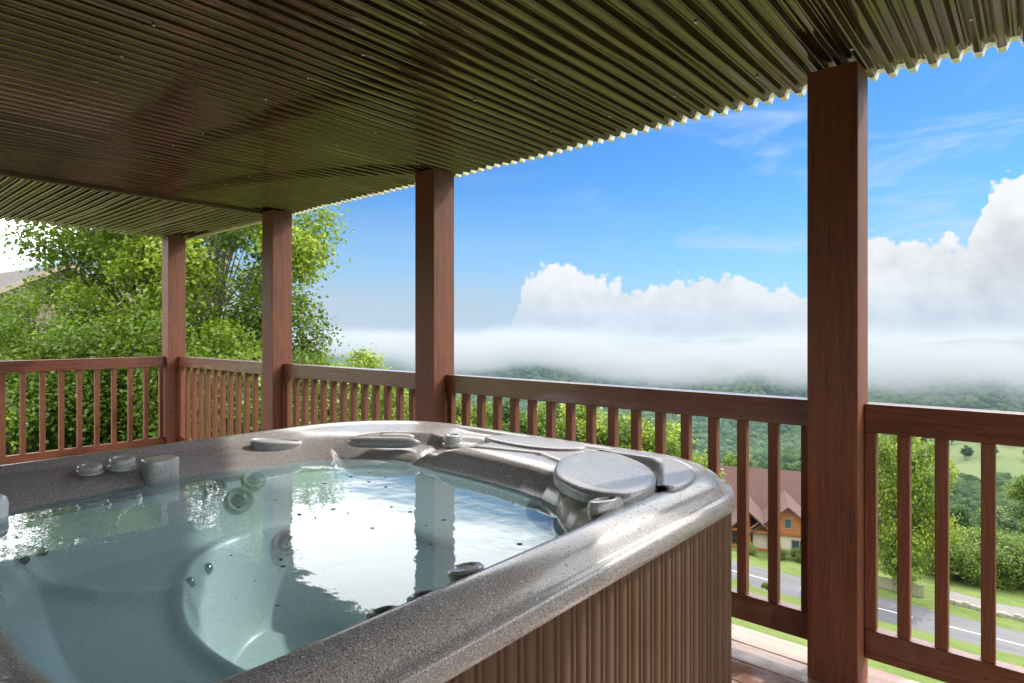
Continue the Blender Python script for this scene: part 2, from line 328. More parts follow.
class MB:
    def __init__(s): s.v = []; s.f = []; s.t = []
    def add(s, vs, fs, t=0.0):
        k = len(s.v); s.v += [tuple(v) for v in vs]; s.f += [tuple(i + k for i in f) for f in fs]; s.t += [t] * len(vs); return s
    def box(s, x0, x1, y0, y1, z0, z1, b=0.0, t=0.0):
        if b <= 0:
            v = [(x, y, z) for z in (z0, z1) for y in (y0, y1) for x in (x0, x1)]
            return s.add(v, [(0, 2, 3, 1), (4, 5, 7, 6), (0, 1, 5, 4), (2, 6, 7, 3), (0, 4, 6, 2), (1, 3, 7, 5)], t)
        bm = bmesh.new(); bmesh.ops.create_cube(bm, size=1)
        for v in bm.verts: v.co = ((x0 + x1) / 2 + v.co.x * (x1 - x0), (y0 + y1) / 2 + v.co.y * (y1 - y0), (z0 + z1) / 2 + v.co.z * (z1 - z0))
        bmesh.ops.bevel(bm, geom=bm.edges[:], offset=b, segments=2, affect='EDGES', profile=.6)
        bm.verts.index_update(); s.add([v.co[:] for v in bm.verts], [[v.index for v in f.verts] for f in bm.faces], t); bm.free(); return s
    def tube(s, pts, rad, n=8, cap=True):
        k = len(s.v); pts = [Vector(p) for p in pts]
        if not hasattr(rad, '__len__'): rad = [rad] * len(pts)
        up = Vector((0, 0, 1))
        for i, p in enumerate(pts):
            d = (pts[min(i + 1, len(pts) - 1)] - pts[max(i - 1, 0)]).normalized()
            a = d.cross(up if abs(d.z) < .9 else Vector((1, 0, 0))).normalized(); b = a.cross(d)
            for j in range(n):
                th = 2 * math.pi * j / n; q = p + (a * math.cos(th) + b * math.sin(th)) * rad[i]; s.v.append(tuple(q)); s.t.append(0)
        for i in range(len(pts) - 1):
            for j in range(n):
                s.f.append((k + i * n + j, k + i * n + (j + 1) % n, k + (i + 1) * n + (j + 1) % n, k + (i + 1) * n + j))
        if cap:
            s.f.append(tuple(k + j for j in range(n))[::-1]); s.f.append(tuple(k + (len(pts) - 1) * n + j for j in range(n)))
        return s
    def lathe(s, prof, n=40, c=(0, 0, 0), sx=1, sy=1, frame=None):
        k = len(s.v); c = Vector(c)
        for r, z in prof:
            for j in range(n):
                th = 2 * math.pi * j / n; q = Vector((r * math.cos(th) * sx, r * math.sin(th) * sy, z))
                if frame is not None: q = frame @ q
                s.v.append(tuple(q + c)); s.t.append(0)
        for i in range(len(prof) - 1):
            for j in range(n): s.f.append((k + i * n + j, k + i * n + (j + 1) % n, k + (i + 1) * n + (j + 1) % n, k + (i + 1) * n + j))
        s.f.append(tuple(k + j for j in range(n))[::-1]); s.f.append(tuple(k + (len(prof) - 1) * n + j for j in range(n))); return s
    def prism(s, poly, z0, z1, bev=.0):
        """poly = plan outline, rounded top edge"""
        n = len(poly); P = np.array(poly); c = P.mean(0)
        lv = [(0, z0), (0, z1)] if bev <= 0 else [(0, z0), (0, z1 - bev), (bev * .3, z1 - bev * .3), (bev, z1), (bev * 3, z1 + bev * .1)]
        dn = []
        for i in range(n):
            t = P[(i + 1) % n] - P[i - 1]; t = t / (np.linalg.norm(t) + 1e-9); nn = np.array((t[1], -t[0]))
            if np.dot(nn, P[i] - c) < 0: nn = -nn
            dn.append(nn)
        k = len(s.v)
        for off, z in lv:
            for i in range(n): q = P[i] - dn[i] * off; s.v.append((q[0], q[1], z)); s.t.append(0)
        for L in range(len(lv) - 1):
            for i in range(n): s.f.append((k + L * n + i, k + L * n + (i + 1) % n, k + (L + 1) * n + (i + 1) % n, k + (L + 1) * n + i))
        s.f.append(tuple(k + i for i in range(n))[::-1]); s.f.append(tuple(k + (len(lv) - 1) * n + i for i in range(n))); return s
    def build(s, name, m, parent=None, smooth=False, tint=False, recalc=True):
        me = bpy.data.meshes.new(name); me.from_pydata(s.v, [], s.f)
        if tint: me.attributes.new('tint', 'FLOAT', 'POINT').data.foreach_set('value', s.t)
        if recalc:
            bm = bmesh.new(); bm.from_mesh(me); bmesh.ops.recalc_face_normals(bm, faces=bm.faces[:]); bm.to_mesh(me); bm.free()
        me.materials.append(m)
        if smooth:
            me.polygons.foreach_set('use_smooth', [True] * len(me.polygons))
            if smooth != 'all': me.set_sharp_from_angle(angle=R(40))
        o = bpy.data.objects.new(name, me); col.objects.link(o)
        if parent: o.parent = parent
        return o


def npmesh(name, V, F, m, tint=None, parent=None, smooth=False):
    """V (n,3), F (k,3 or 4) numpy"""
    me = bpy.data.meshes.new(name); nv, nf, k = len(V), len(F), F.shape[1]
    me.vertices.add(nv); me.vertices.foreach_set('co', np.asarray(V, np.float32).ravel())
    me.loops.add(nf * k); me.loops.foreach_set('vertex_index', np.asarray(F, np.int32).ravel())
    me.polygons.add(nf); me.polygons.foreach_set('loop_start', np.arange(0, nf * k, k, dtype=np.int32))
    if smooth: me.polygons.foreach_set('use_smooth', np.ones(nf, bool))
    me.update(calc_edges=True)
    if tint is not None: me.attributes.new('tint', 'FLOAT', 'POINT').data.foreach_set('value', np.asarray(tint, np.float32))
    me.materials.append(m); o = bpy.data.objects.new(name, me); col.objects.link(o)
    if parent: o.parent = parent
    return o


def copy_tree(o, loc, rz, scale=1.0, label=None, group=None):
    c = o.copy(); col.objects.link(c); c.location = loc; c.rotation_euler = (0, 0, rz)
    c.scale = (scale,) * 3 if not hasattr(scale, '__len__') else scale
    if label: c['label'] = label
    if group: c['group'] = group
    for ch in list(o.children):
        k = ch.copy(); col.objects.link(k); k.parent = c
    return c


sm = lambda a, b, x: (lambda t: t * t * (3 - 2 * t))(np.clip((np.asarray(x, float) - a) / (b - a), 0, 1))


def snoise(x, y, seed, oct=4, lac=2.1, gain=.5):
    rs = np.random.RandomState(seed); out = 0; amp = 1; fr = 1; tot = 0
    for _ in range(oct):
        acc = 0
        for k in range(4):
            th = rs.uniform(0, 2 * math.pi); ph = rs.uniform(0, 6.28); f = fr * rs.uniform(.75, 1.3)
            acc = acc + np.sin((x * math.cos(th) + y * math.sin(th)) * f * 6.283 + ph + 1.3 * np.sin((y * math.cos(th) - x * math.sin(th)) * f * 4.1 + ph * 2))
        out = out + acc / 4 * amp; tot += amp; amp *= gain; fr *= lac
    return out / tot


# ------------------------------------------------------------------ terrain
def height(x, y):
    x = np.asarray(x, float); y = np.asarray(y, float)
    # profile along the fall line
    prof = np.interp(y, [-400, -60, 0, 4, 62, 62.4, 68.3, 70, 90, 140, 300, 520, 800, 1100, 1600, 2300, 3200, 4300, 7000],
                     [30, 4, -2.4, -2.7, -24.2, -24.7, -24.7, -25.0, -28, -42, -82, -128, -190, -235, -262, -215, -75, -55, -60])
    # level shoulder on the left where the driveway and the neighbour house stand
    sh = sm(-10, -20, x) * sm(22, 8, y) * sm(-90, -60, x)
    z = prof * (1 - sh) + (-2.7) * sh
    r = np.hypot(x, y)
    big = sm(110, 400, r)
    z = z + big * (18 * snoise(x / 420, y / 420, 3, 4)) + sm(900, 2000, r) * 45 * snoise(x / 1700, y / 1700, 8, 4)
    # meadow spur on the right, lower knoll of dark trees before it
    z = z + 66 * np.exp(-(((x + 20) / 150) ** 2 + ((y - 640) / 170) ** 2))
    # the valley deepens to the left
    z = z - 40 * sm(-100, -700, x) * sm(200, 700, y)
    z = z + .35 * snoise(x / 9, y / 9, 5, 3) * sm(1.5, 9, np.abs(y - 65.3)) * sm(5, 12, r)
    # low banks beside the road
    return z


nr, na = 230, 900
rad = np.concatenate([[0.0], np.geomspace(2.0, 6000, nr)]); ang = np.linspace(0, 2 * math.pi, na, endpoint=False)
RR, AA = np.meshgrid(rad, ang, indexing='ij'); X = RR * np.sin(AA); Y = RR * np.cos(AA); Z = height(X, Y)
azd = np.degrees(np.arctan2(X, Y))
fa = sm(95, 130, RR); mead = np.zeros_like(X)
def meadow(x, y):
    a = np.exp(-(((x + 22) / 80) ** 2 + ((y - 600) / 110) ** 2)) > .32
    b = (np.abs(x + 14 - 6 * snoise(y / 80, x / 80, 21, 2)) < 16 + (y - 200) * .1) & (y > 215) & (y < 300)
    return (a | b) & (np.asarray(y) > 150)
md = meadow(X, Y)
tint = np.where(RR < 110, 0, np.where(md, .5, .9 * fa + 0))
tint = np.where((RR > 85) & (RR < 130) & (~md), np.minimum(.9, (RR - 85) / 45), tint)
idx = np.arange(X.size).reshape(X.shape); a_ = idx[:-1, :]; b_ = idx[1:, :]
F = np.stack([a_, b_, np.roll(b_, -1, 1), np.roll(a_, -1, 1)], -1).reshape(-1, 4)
g = npmesh('ground', np.stack([X, Y, Z], -1).reshape(-1, 3), F, M['ground'], tint.ravel(), smooth=True)
tag(g, kind='structure')

# road along the hillside, with markings 4 mm above it
def strip(name, y0, y1, x0, x1, dz, m, step=2.0, kind='structure'):
    n = int((x1 - x0) / step) + 1; xs = np.linspace(x0, x1, n); mb = MB(); vs = []; fs = []
    for i, x in enumerate(xs):
        z = -24.7 + dz
        vs += [(x, y0, z), (x, y1, z)]
        if i: fs.append((2 * i - 2, 2 * i, 2 * i + 1, 2 * i - 1))
    mb.add(vs, fs); o = mb.build(name, m, recalc=False); return tag(o, kind=kind)
road = MB()
xs = np.linspace(-260, 160, 120)
vs = []; fs = []
for i, x in enumerate(xs):
    vs += [(x, 62.0, -24.9), (x, 62.6, -24.52), (x, 68.2, -24.52), (x, 68.9, -24.95)]
    if i:
        for j in range(3): fs.append((4 * i - 4 + j, 4 * i + j, 4 * i + j + 1, 4 * i - 4 + j + 1))
road.add(vs, fs); rd = road.build('road', M['asphalt'], recalc=False); tag(rd, kind='structure')
mk = MB(); x = -250.0
while x < 150:
    mk.add([(x, 65.28, -24.512), (x + 9.5, 65.28, -24.512), (x + 9.5, 65.46, -24.512), (x, 65.46, -24.512)], [(0, 1, 2, 3)]); x += 12.2
mko = mk.build('road_marking', M['paint'], recalc=False); tag(mko, kind='structure')
dr = MB(); n = 24
ux, uy = np.meshgrid(np.linspace(-46, -15.5, n), np.linspace(-6, 6.5, n)); hz = height(ux, uy) + .06
dr.add(np.stack([ux, uy, hz], -1).reshape(-1, 3).tolist(), [(i * n + j, i * n + j + 1, (i + 1) * n + j + 1, (i + 1) * n + j) for i in range(n - 1) for j in range(n - 1)])
tag(dr.build('driveway', M['gravel'], recalc=False, smooth='all'), kind='structure')

# ------------------------------------------------------------------ deck
DK = MB(); y = 2.70; rnd = random.Random(3)
yb = 2.70
while yb > -1.55:
    xx = -7.05
    off = rnd.uniform(.6, 3.4)
    while xx < 2.6:
        x2 = min(2.6, xx + off); DK.box(xx + .002, x2 - .002, yb - .138, yb, -.036, 0.0, .004, t=rnd.random()); xx = x2; off = 3.6
        if abs(x2 - 2.6) < 1e-6: break
    yb -= .144
deck = DK.build('deck_floor', M['deck'], tint=True); tag(deck, kind='structure')
jo = MB(); jo.box(-7.05, 2.6, 2.60, 2.64, -.24, -.042); jo.box(-7.03, -6.99, -1.5, 2.59, -.24, -.042)
for i in range(16): jo.box(-6.6 + i * .6, -6.56 + i * .6, -1.5, 2.595, -.24, -.042)
tag(jo.build('deck_joists', M['siding']), kind='structure')
# house wall behind
hw = MB(); z = -.3
while z < 4.6: hw.box(-4.6, 2.6, -1.72, -1.60, z, z + .176, .0); hw.box(-4.60, 2.6, -1.60, -1.588, z, z + .15); z += .18
tag(hw.build('cabin_wall', M['siding']), 'brown lap siding wall of the cabin behind the covered hot tub deck', 'wall')

# ------------------------------------------------------------------ posts
PW = .169
posts = [(-.492, 'nearest reddish brown post, standing right of the hot tub corner'),
         (-2.73, 'reddish brown square post standing just beyond the middle of the hot tub far rim'),
         (-4.63, 'reddish brown square post with tree branches on both sides, second from the left'),
         (-6.74, 'reddish brown corner post where the side railing meets the long railing')]
ZT = 2.262
for i, (x1, lab) in enumerate(posts):
    mb = MB(); mb.box(x1 - PW, x1, 2.461, 2.461 + PW, .001, ZT, .004)
    mb.v = [(v[0] - (x1 - PW / 2), v[1] - 2.5455, v[2]) for v in mb.v]
    o = mb.build('deck_post', M['post']); o.location = (x1 - PW / 2, 2.5455, 0); o.rotation_euler = (0, 0, 0)
    tag(o, lab, 'post', 'posts holding up the patio roof')

# ------------------------------------------------------------------ railings
def railing_x(xa, xb, label, balx):
    """xa<xb along X"""
    t = thing('deck_railing', label, 'railing', ((xa + xb) / 2, 2.575, 0), 0, 'railing sections around the deck'); cx = (xa + xb) / 2; hl = (xb - xa) / 2 - .002
    b = MB(); b.box(-hl, hl, -.024, .052, .925, 1.030, .004); b.build('top_rail', M['rail_x'], t)
    b = MB(); b.box(-hl, hl, -.020, .026, .095, .203, .005); b.build('bottom_rail', M['rail_x'], t)
    rnd_ = random.Random(int(xa * 100) % 97); s0 = None
    for x in balx:
        for zz in (.945 + rnd_.uniform(-.006, .006), .15 + rnd_.uniform(-.01, .01)):
            if s0 is None: nb = MB(); nb.lathe([(.0042, -.002), (.0042, .0009), (.002, .0013)], 8, frame=Euler((R(90), 0, 0)).to_matrix()); s0 = nb.build('screw_head', M['dark_plastic'], t); o = s0
            else: o = s0.copy(); col.objects.link(o); o.parent = t
            o.location = (x - cx + rnd_.uniform(-.006, .006), -.0245 if zz > .5 else -.0205, zz)
    first = None
    for x in balx:
        if first is None:
            b = MB(); b.box(-.0195, .0195, -.0195, .0195, .204, .924, .004); first = b.build('baluster', M['baluster'], t); o = first
        else:
            o = first.copy(); col.objects.link(o); o.parent = t
        o.location = (x - cx, .002, 0)
    return t
def bal(xa, xb, n): return [xa + .03 + (xb - xa - .06) * i / (n - 1) for i in range(n)]
railing_x(-6.74, -4.63 - PW, 'long railing section between corner post and the second post, balusters crowded closest', bal(-6.74, -4.63 - PW, 13))
railing_x(-4.63, -2.73 - PW, 'long railing section right of the second post, rising behind the tub far left rim', bal(-4.63, -2.73 - PW, 14))
railing_x(-2.73, -.492 - PW, 'widest long railing section, behind the tub from middle post to nearest post', bal(-2.73, -.492 - PW, 17))
railing_x(-.492, 1.75, 'near railing section right of the nearest post, road visible between its balusters', [-.472, -.368, -.257, -.130, -.005, .12, .245, .37, .495, .62, .745, .87, .995, 1.12, 1.245, 1.37, 1.495, 1.62])
t = thing('deck_railing', 'side railing at the far left, in front of the dense shrubs and driveway', 'railing', (-6.83, .5, 0), 0, 'railing sections around the deck')
b = MB(); b.box(-.052, .024, -2.0, 1.957, .925, 1.030, .004); b.build('top_rail', M['rail_y'], t)
b = MB(); b.box(-.020, .026, -2.0, 1.957, .095, .203, .005); b.build('bottom_rail', M['rail_y'], t)
first = None
for i in range(28):
    if first is None: b = MB(); b.box(-.0195, .0195, -.0195, .0195, .204, .924, .004); first = b.build('baluster', M['baluster'], t); o = first
    else: o = first.copy(); col.objects.link(o); o.parent = t
    o.location = (0, 1.925 - i * .141, 0)

# ------------------------------------------------------------------ patio roof
rf = thing('patio_roof', 'low patio ceiling of glossy dark corrugated sheets with an ivory scalloped edge', 'roof', (-2.5, 1.0, 2.27))
PITCH, AMP = .066, .0130
def corr(axis, u0, u1, v0, v1, z0, name, m, edge=False, taper=0, under=0):
    """ridges run along v; u is across the ridges"""
    n = int((u1 - u0) / PITCH * 26) + 1; us = np.linspace(u0, u1, n); nvv = 20 if not edge else 2; vv = np.linspace(v0, v1, nvv)
    U, Vv = np.meshgrid(us, vv, indexing='ij')
    sag = .004 * np.sin(U * 2.3 + 1) * np.sin(Vv * 1.9) + .0025 * np.sin(U * 7.1) * np.cos(Vv * 4.3)
    lap = ((U - u0) % .62) / .62 * .006
    ph = (U / PITCH) % 1.0; tz = np.interp(ph, [0, .14, .18, .22, .30, .34, .38, .62, .66, .70, .78, .82, .86, 1], [1, 1, .93, .72, -.72, -.93, -1, -1, -.93, -.72, .72, .93, 1, 1])
    kk = np.floor(U / PITCH).astype(int) - int(math.floor(u0 / PITCH)) + 2; rs_ = np.random.RandomState(31 if axis == 'y' else 32); m_ = int(kk.max()) + 3
    ta, tb_, tp_ = rs_.normal(0, .045, m_)[kk], rs_.normal(0, .035, m_)[kk], rs_.uniform(0, 6.28, m_)[kk]
    tilt = (ta + tb_ * np.sin(Vv * 1.7 + tp_)) * (ph - .5) * PITCH * np.minimum(1, np.minimum(ph, 1 - ph) / .08)
    Zz = z0 + AMP * tz + sag + lap - .003 + tilt + (0 if edge else rs_.normal(0, .0006, m_)[kk])
    P = np.stack([U, Vv, Zz], -1) if axis == 'y' else np.stack([Vv, U, Zz], -1)
    P = P - np.array([-2.5, 1.0, 2.27]); idx = np.arange(U.size).reshape(U.shape)
    Fq = np.stack([idx[:-1, :-1], idx[1:, :-1], idx[1:, 1:], idx[:-1, 1:]], -1).reshape(-1, 4)
    if edge:   # give the edge strip a real thickness
        top = P + np.array([0, 0, .005]); nP = P.reshape(-1, 3); V2 = np.concatenate([nP, top.reshape(-1, 3)]); k = len(nP)
        rims = []
        for j in (0, nvv - 1):
            for i in range(n - 1): rims.append((idx[i, j], idx[i + 1, j], idx[i + 1, j] + k, idx[i, j] + k))
        return npmesh(name, V2, np.concatenate([Fq, Fq + k, np.array(rims)]), m, parent=rf, smooth=False)
    o_ = npmesh(name, P.reshape(-1, 3), Fq, m, parent=rf, smooth=True); o_.data.set_sharp_from_angle(angle=R(50)); return o_
corr('y', -4.84, 2.6, -1.55, 2.700, 2.288, 'corrugated_sheet', M['roof'])
corr('x', -1.55, 2.700, -6.98, -4.83, 2.284, 'corrugated_sheet', M['roof'])
corr('y', -4.84, 2.6, 2.7005, 2.748, 2.288, 'sheet_edge', M['edge'], edge=True)
corr('x', -1.55, 2.735, -7.02, -6.9805, 2.284, 'sheet_edge', M['edge'], edge=True)
b = MB(); b.box(-6.98 + 2.5, -4.84 + 2.5, 1.7005, 1.735, -.004, .022); b.build('sheet_edge', M['edge'], rf)
# screws under the sheet ridges
rnd = random.Random(9); s0 = None; cnt_ = 0
for i in range(7):
    yy = -.9 + i * .55
    for j in range(-68, 12, 5):
        xk = j * PITCH + PITCH / 2 * 1.0
        if rnd.random() < .85 and -4.8 < xk < 2.5 and cnt_ < 98:
            if s0 is None: b = MB(); b.lathe([(.006, 0), (.006, -.004), (.003, -.007)], 8); s0 = b.build('screw', M['chrome'], rf); o = s0
            else: o = s0.copy(); col.objects.link(o); o.parent = rf
            o.location = (xk + 2.5, yy - 1.0 + rnd.uniform(-.02, .02), 2.288 - AMP - 2.27 + .001); cnt_ += 1
b = MB(); b.box(-4.46, 5.08, -2.55, 1.60, .045, .20); b.build('light_block', M['siding'], rf)  # unseen slab added over the sheets to block light from above
b = MB(); b.box(-2.335 - .02, -2.335 + .02, -2.5, 1.69, -.020, .03); b.build('seam_batten', M['siding'], rf)

# ------------------------------------------------------------------ hot tub
TX0, TX1, TY0, TY1 = -2.76, -.70, .08, 2.17
CX, CY = (TX0 + TX1) / 2, (TY0 + TY1) / 2
def rrect(x0, x1, y0, y1, radii, step=.01):
    """counter-clockwise points and outward normals; radii for corners (x1y0),(x1y1),(x0y1),(x0y0)"""
    cs = [((x1, y0), -90, radii[0]), ((x1, y1), 0, radii[1]), ((x0, y1), 90, radii[2]), ((x0, y0), 180, radii[3])]
    P = []; Nn = []
    corners = []
    for (cx, cy), a0, r in cs:
        ox = cx + (-r if cx == x1 else r); oy = cy + (-r if cy == y1 else r); k = max(6, int(r * math.pi / 2 / step))
        arc = [(ox + r * math.cos(R(a0 + 90 * i / k)), oy + r * math.sin(R(a0 + 90 * i / k))) for i in range(k + 1)]
        nn = [(math.cos(R(a0 + 90 * i / k)), math.sin(R(a0 + 90 * i / k))) for i in range(k + 1)]; corners.append((arc, nn))
    for i in range(4):
        arc, nn = corners[i]; P += arc; Nn += nn; nx, nnx = corners[(i + 1) % 4]
        a, b = np.array(arc[-1]), np.array(nx[0]); L = np.linalg.norm(b - a); m_ = max(1, int(L / step))
        for j in range(1, m_): P.append(tuple(a + (b - a) * j / m_)); Nn.append(nn[-1])
    return np.array(P), np.array(Nn)
RAD = (.30, .40, .60, .30)
OP, ON = rrect(TX0, TX1, TY0, TY1, RAD, .009)


def poly_sdf(x, y, poly):
    x = np.asarray(x, float); y = np.asarray(y, float); d = np.full(x.shape, 1e9); inside = np.zeros(x.shape, bool); n = len(poly)
    for i in range(n):
        ax, ay = poly[i]; bx, by = poly[(i + 1) % n]; ex, ey = bx - ax, by - ay
        h = np.clip(((x - ax) * ex + (y - ay) * ey) / (ex * ex + ey * ey), 0, 1)
        d = np.minimum(d, np.hypot(x - ax - ex * h, y - ay - ey * h))
        c = ((ay > y) != (by > y)) & (x < (bx - ax) * (y - ay) / (by - ay + 1e-12) + ax); inside ^= c
    return np.where(inside, -d, d)


BAS = [(-.95, .30), (-.875, .44), (-.87, 1.20), (-.93, 1.33), (-1.06, 1.40), (-1.20, 1.58), (-2.02, 1.63), (-2.22, 1.47), (-2.34, 1.15), (-2.37, .85), (-2.32, .42), (-2.20, .27), (-1.2, .24)]
# round the outline (Chaikin)
def chaikin(p, k=3):
    p = np.array(p, float)
    for _ in range(k): q = np.roll(p, -1, 0); p = np.stack([.75 * p + .25 * q, .25 * p + .75 * q], 1).reshape(-1, 2)
    return p.tolist()
BASR = chaikin(BAS, 2)
WZ = .755


def line_d(x, y, pts):
    d = np.full(np.shape(x), 1e9)
    for (ax, ay), (bx, by) in zip(pts[:-1], pts[1:]):
        ex, ey = bx - ax, by - ay; h = np.clip(((x - ax) * ex + (y - ay) * ey) / (ex * ex + ey * ey), 0, 1)
        d = np.minimum(d, np.hypot(x - ax - ex * h, y - ay - ey * h))
    return d


def rr_inset(x, y):
    """distance inside the outer rounded outline"""
    return -poly_sdf(x, y, OP[::6].tolist())


def shellz(x, y, din=None):
    if din is None: din = rr_inset(x, y)
    q = poly_sdf(x, y, BASR) - .01
    L = sm(-2.05, -2.30, x) * sm(1.75, 1.35, y); k = .028 + .11 * L
    zo = WZ - .03 + .112 * (1 - np.exp(-np.maximum(q, 0) / k))
    m_ = sm(.10, .17, din); z = .842 * (1 - m_) + np.minimum(zo, .842) * m_
    # trough, grooves and pads of the wide far rim
    far = sm(1.56, 1.66, y) * sm(-2.15, -1.95, x)
    z = z - .010 * far * sm(.115, .15, din)
    z = z + .014 * far * sm(.17, .20, din) * sm(.02, .05, q) * sm(-1.84, -1.78, x)
    z = z - .012 * np.exp(-(line_d(x, y, [(-1.80, 1.72), (-1.42, 1.80), (-1.24, 1.72)]) / .012) ** 2) * (q > 0)
    # pillow niche in the far left corner
    nd = poly_sdf(x, y, [(-2.30, 1.50), (-2.16, 1.44), (-1.90, 1.66), (-1.92, 1.84), (-2.08, 1.86), (-2.26, 1.72)])
    z = z - .045 * sm(.02, -.04, nd) * (q > 0)
    # shallow bowl round the far knob
    kd = np.hypot(x + 1.86, y - 1.80); z = z - .018 * sm(.17, .09, kd) * (q > 0)
    # basin
    d = np.maximum(-q, 0); seat = .50 + .05 * sm(-1.70, -2.05, x) - .04 * sm(-1.35, -1.1, x) * sm(1.0, .6, y)
    wall = (WZ - .03) - (WZ - .03 - seat) * (sm(0, .17, d) * .93 + sm(.1, .5, d) * .07)
    zi = wall
    e = np.hypot((x + 1.53) / .55, (y - 1.06) / .36) - 1; e = e * .4
    zi = zi + .020 * np.exp(-((e - .05) / .035) ** 2) - .28 * sm(.05, -.07, e)
    # lounge arm
    zi = zi + .022 * np.exp(-(line_d(x, y, [(-2.20, .42), (-1.98, .55), (-1.86, .76)]) / .035) ** 2)
    return np.where(q > 0, z, zi)


tub = thing('hot_tub', 'large square hot tub with grey speckled acrylic rim and brown slatted cabinet', 'hot tub', (CX, CY, 0))
PO = [(.022, .748), (.006, .748), (.0, .753), (.0, .785), (.004, .792), (.012, .796), (.018, .797), (.024, .801), (.032, .811), (.045, .824), (.062, .834), (.082, .841), (.10, .842)]
rings = [np.column_stack([OP - ON * d, np.full(len(OP), z)]) for d, z in PO]
PI_ = OP - ON * .10
seg = np.column_stack([np.clip(PI_[:, 0], -1.73, -1.33), np.full(len(PI_), 1.06)])
NF = 300
for i in range(1, NF + 1):
    f = (i / NF); q = PI_ + (seg - PI_) * f; din = .10 + np.linalg.norm(q - PI_, axis=1)
    dd_ = np.where(f < .35, din, 1.0)
    rings.append(np.column_stack([q, shellz(q[:, 0], q[:, 1], np.maximum(dd_, .10))]))
V = np.concatenate(rings); n = len(OP); nrg = len(rings); idx = np.arange(nrg * n).reshape(nrg, n)
F = np.stack([idx[:-1], np.roll(idx[:-1], -1, 1), np.roll(idx[1:], -1, 1), idx[1:]], -1).reshape(-1, 4)
# fill of the innermost loop
V = V - np.array([CX, CY, 0])
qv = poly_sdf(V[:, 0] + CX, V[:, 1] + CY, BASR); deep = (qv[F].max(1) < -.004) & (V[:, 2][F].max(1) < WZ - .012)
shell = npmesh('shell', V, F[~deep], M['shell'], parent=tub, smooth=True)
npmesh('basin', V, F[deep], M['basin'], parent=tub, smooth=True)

# cabinet: slats around the rounded outline
P2, N2 = rrect(TX0, TX1, TY0, TY1, RAD, .001)
S = np.concatenate([[0], np.cumsum(np.linalg.norm(np.diff(P2, axis=0), axis=1))]); tot = S[-1] + np.linalg.norm(P2[0] - P2[-1])
slat = .0545; ns = int(tot / slat); slat = tot / ns; prof = [(0, .030), (.0035, .030), (.0045, .008), (.0160, .008), (.0168, .026), (.0192, .026), (.0200, .008), (.0520, .008), (.0532, .030)]
ss = []; dep = []
for k in range(ns):
    for u, dpt in prof: ss.append(k * slat + u * slat / .0545); dep.append(dpt)
ss = np.array(ss); px_ = np.interp(ss, S, P2[:, 0]); py_ = np.interp(ss, S, P2[:, 1]); nx_ = np.interp(ss, S, N2[:, 0]); ny_ = np.interp(ss, S, N2[:, 1])
bx = px_ - nx_ * np.array(dep) - CX; by = py_ - ny_ * np.array(dep) - CY
rg = [np.column_stack([bx, by, np.full(len(bx), z)]) for z in (.012, .7475)]
V = np.concatenate(rg); n = len(bx); idx = np.arange(2 * n).reshape(2, n)
F = np.stack([idx[0], np.roll(idx[0], -1), np.roll(idx[1], -1), idx[1]], -1)
npmesh('cabinet', V, F, M['cabinet'], parent=tub)

def lxy(x, y): return (x - CX, y - CY)
def loc_poly(p): return [lxy(*q) for q in p]
# filter lid, its side wall and the plate behind it
LID = chaikin([(-1.19, 1.58), (-1.27, 1.74), (-1.24, 1.90), (-1.13, 1.92), (-.95, 1.80), (-.83, 1.62), (-.82, 1.46), (-.86, 1.41), (-.95, 1.40), (-1.09, 1.47)], 3)
b = MB(); b.prism(loc_poly(LID), .826, .862, .016); lid = b.build('filter_lid', M['lid'], tub, 'all')
lid.data.set_sharp_from_angle(angle=R(60))
sh = [((x + 1.03) * .93 - 1.03, (y - 1.66) * .93 + 1.66) for x, y in LID]
b = MB(); b.prism(loc_poly(sh), .45, .800, .0); b.build('filter_housing', M['knob'], tub, True)
sh2 = [((x + 1.03) * .90 - 1.03, (y - 1.66) * .90 + 1.66) for x, y in LID]
b = MB(); b.prism(loc_poly(sh2), .80, .8265, .0); b.build('lid_gasket', M['dark_plastic'], tub, True)
PAD = chaikin([(-1.20, 1.945), (-1.28, 1.96), (-1.20, 2.035), (-1.02, 2.02), (-.88, 1.93), (-.795, 1.80), (-.775, 1.66), (-.80, 1.59), (-.835, 1.67), (-.945, 1.83), (-1.10, 1.935)], 3)
b = MB(); b.prism(loc_poly(PAD), .825, .853, .008); b.build('rim_plate', M['lid'], tub, 'all')
P3_ = chaikin([(-1.76, 1.86), (-1.80, 1.93), (-1.70, 2.02), (-1.40, 2.05), (-1.31, 1.98), (-1.36, 1.88), (-1.52, 1.83)], 3)
b = MB(); b.prism(loc_poly(P3_), .825, .850, .008); b.build('rim_plate', M['lid'], tub, 'all')


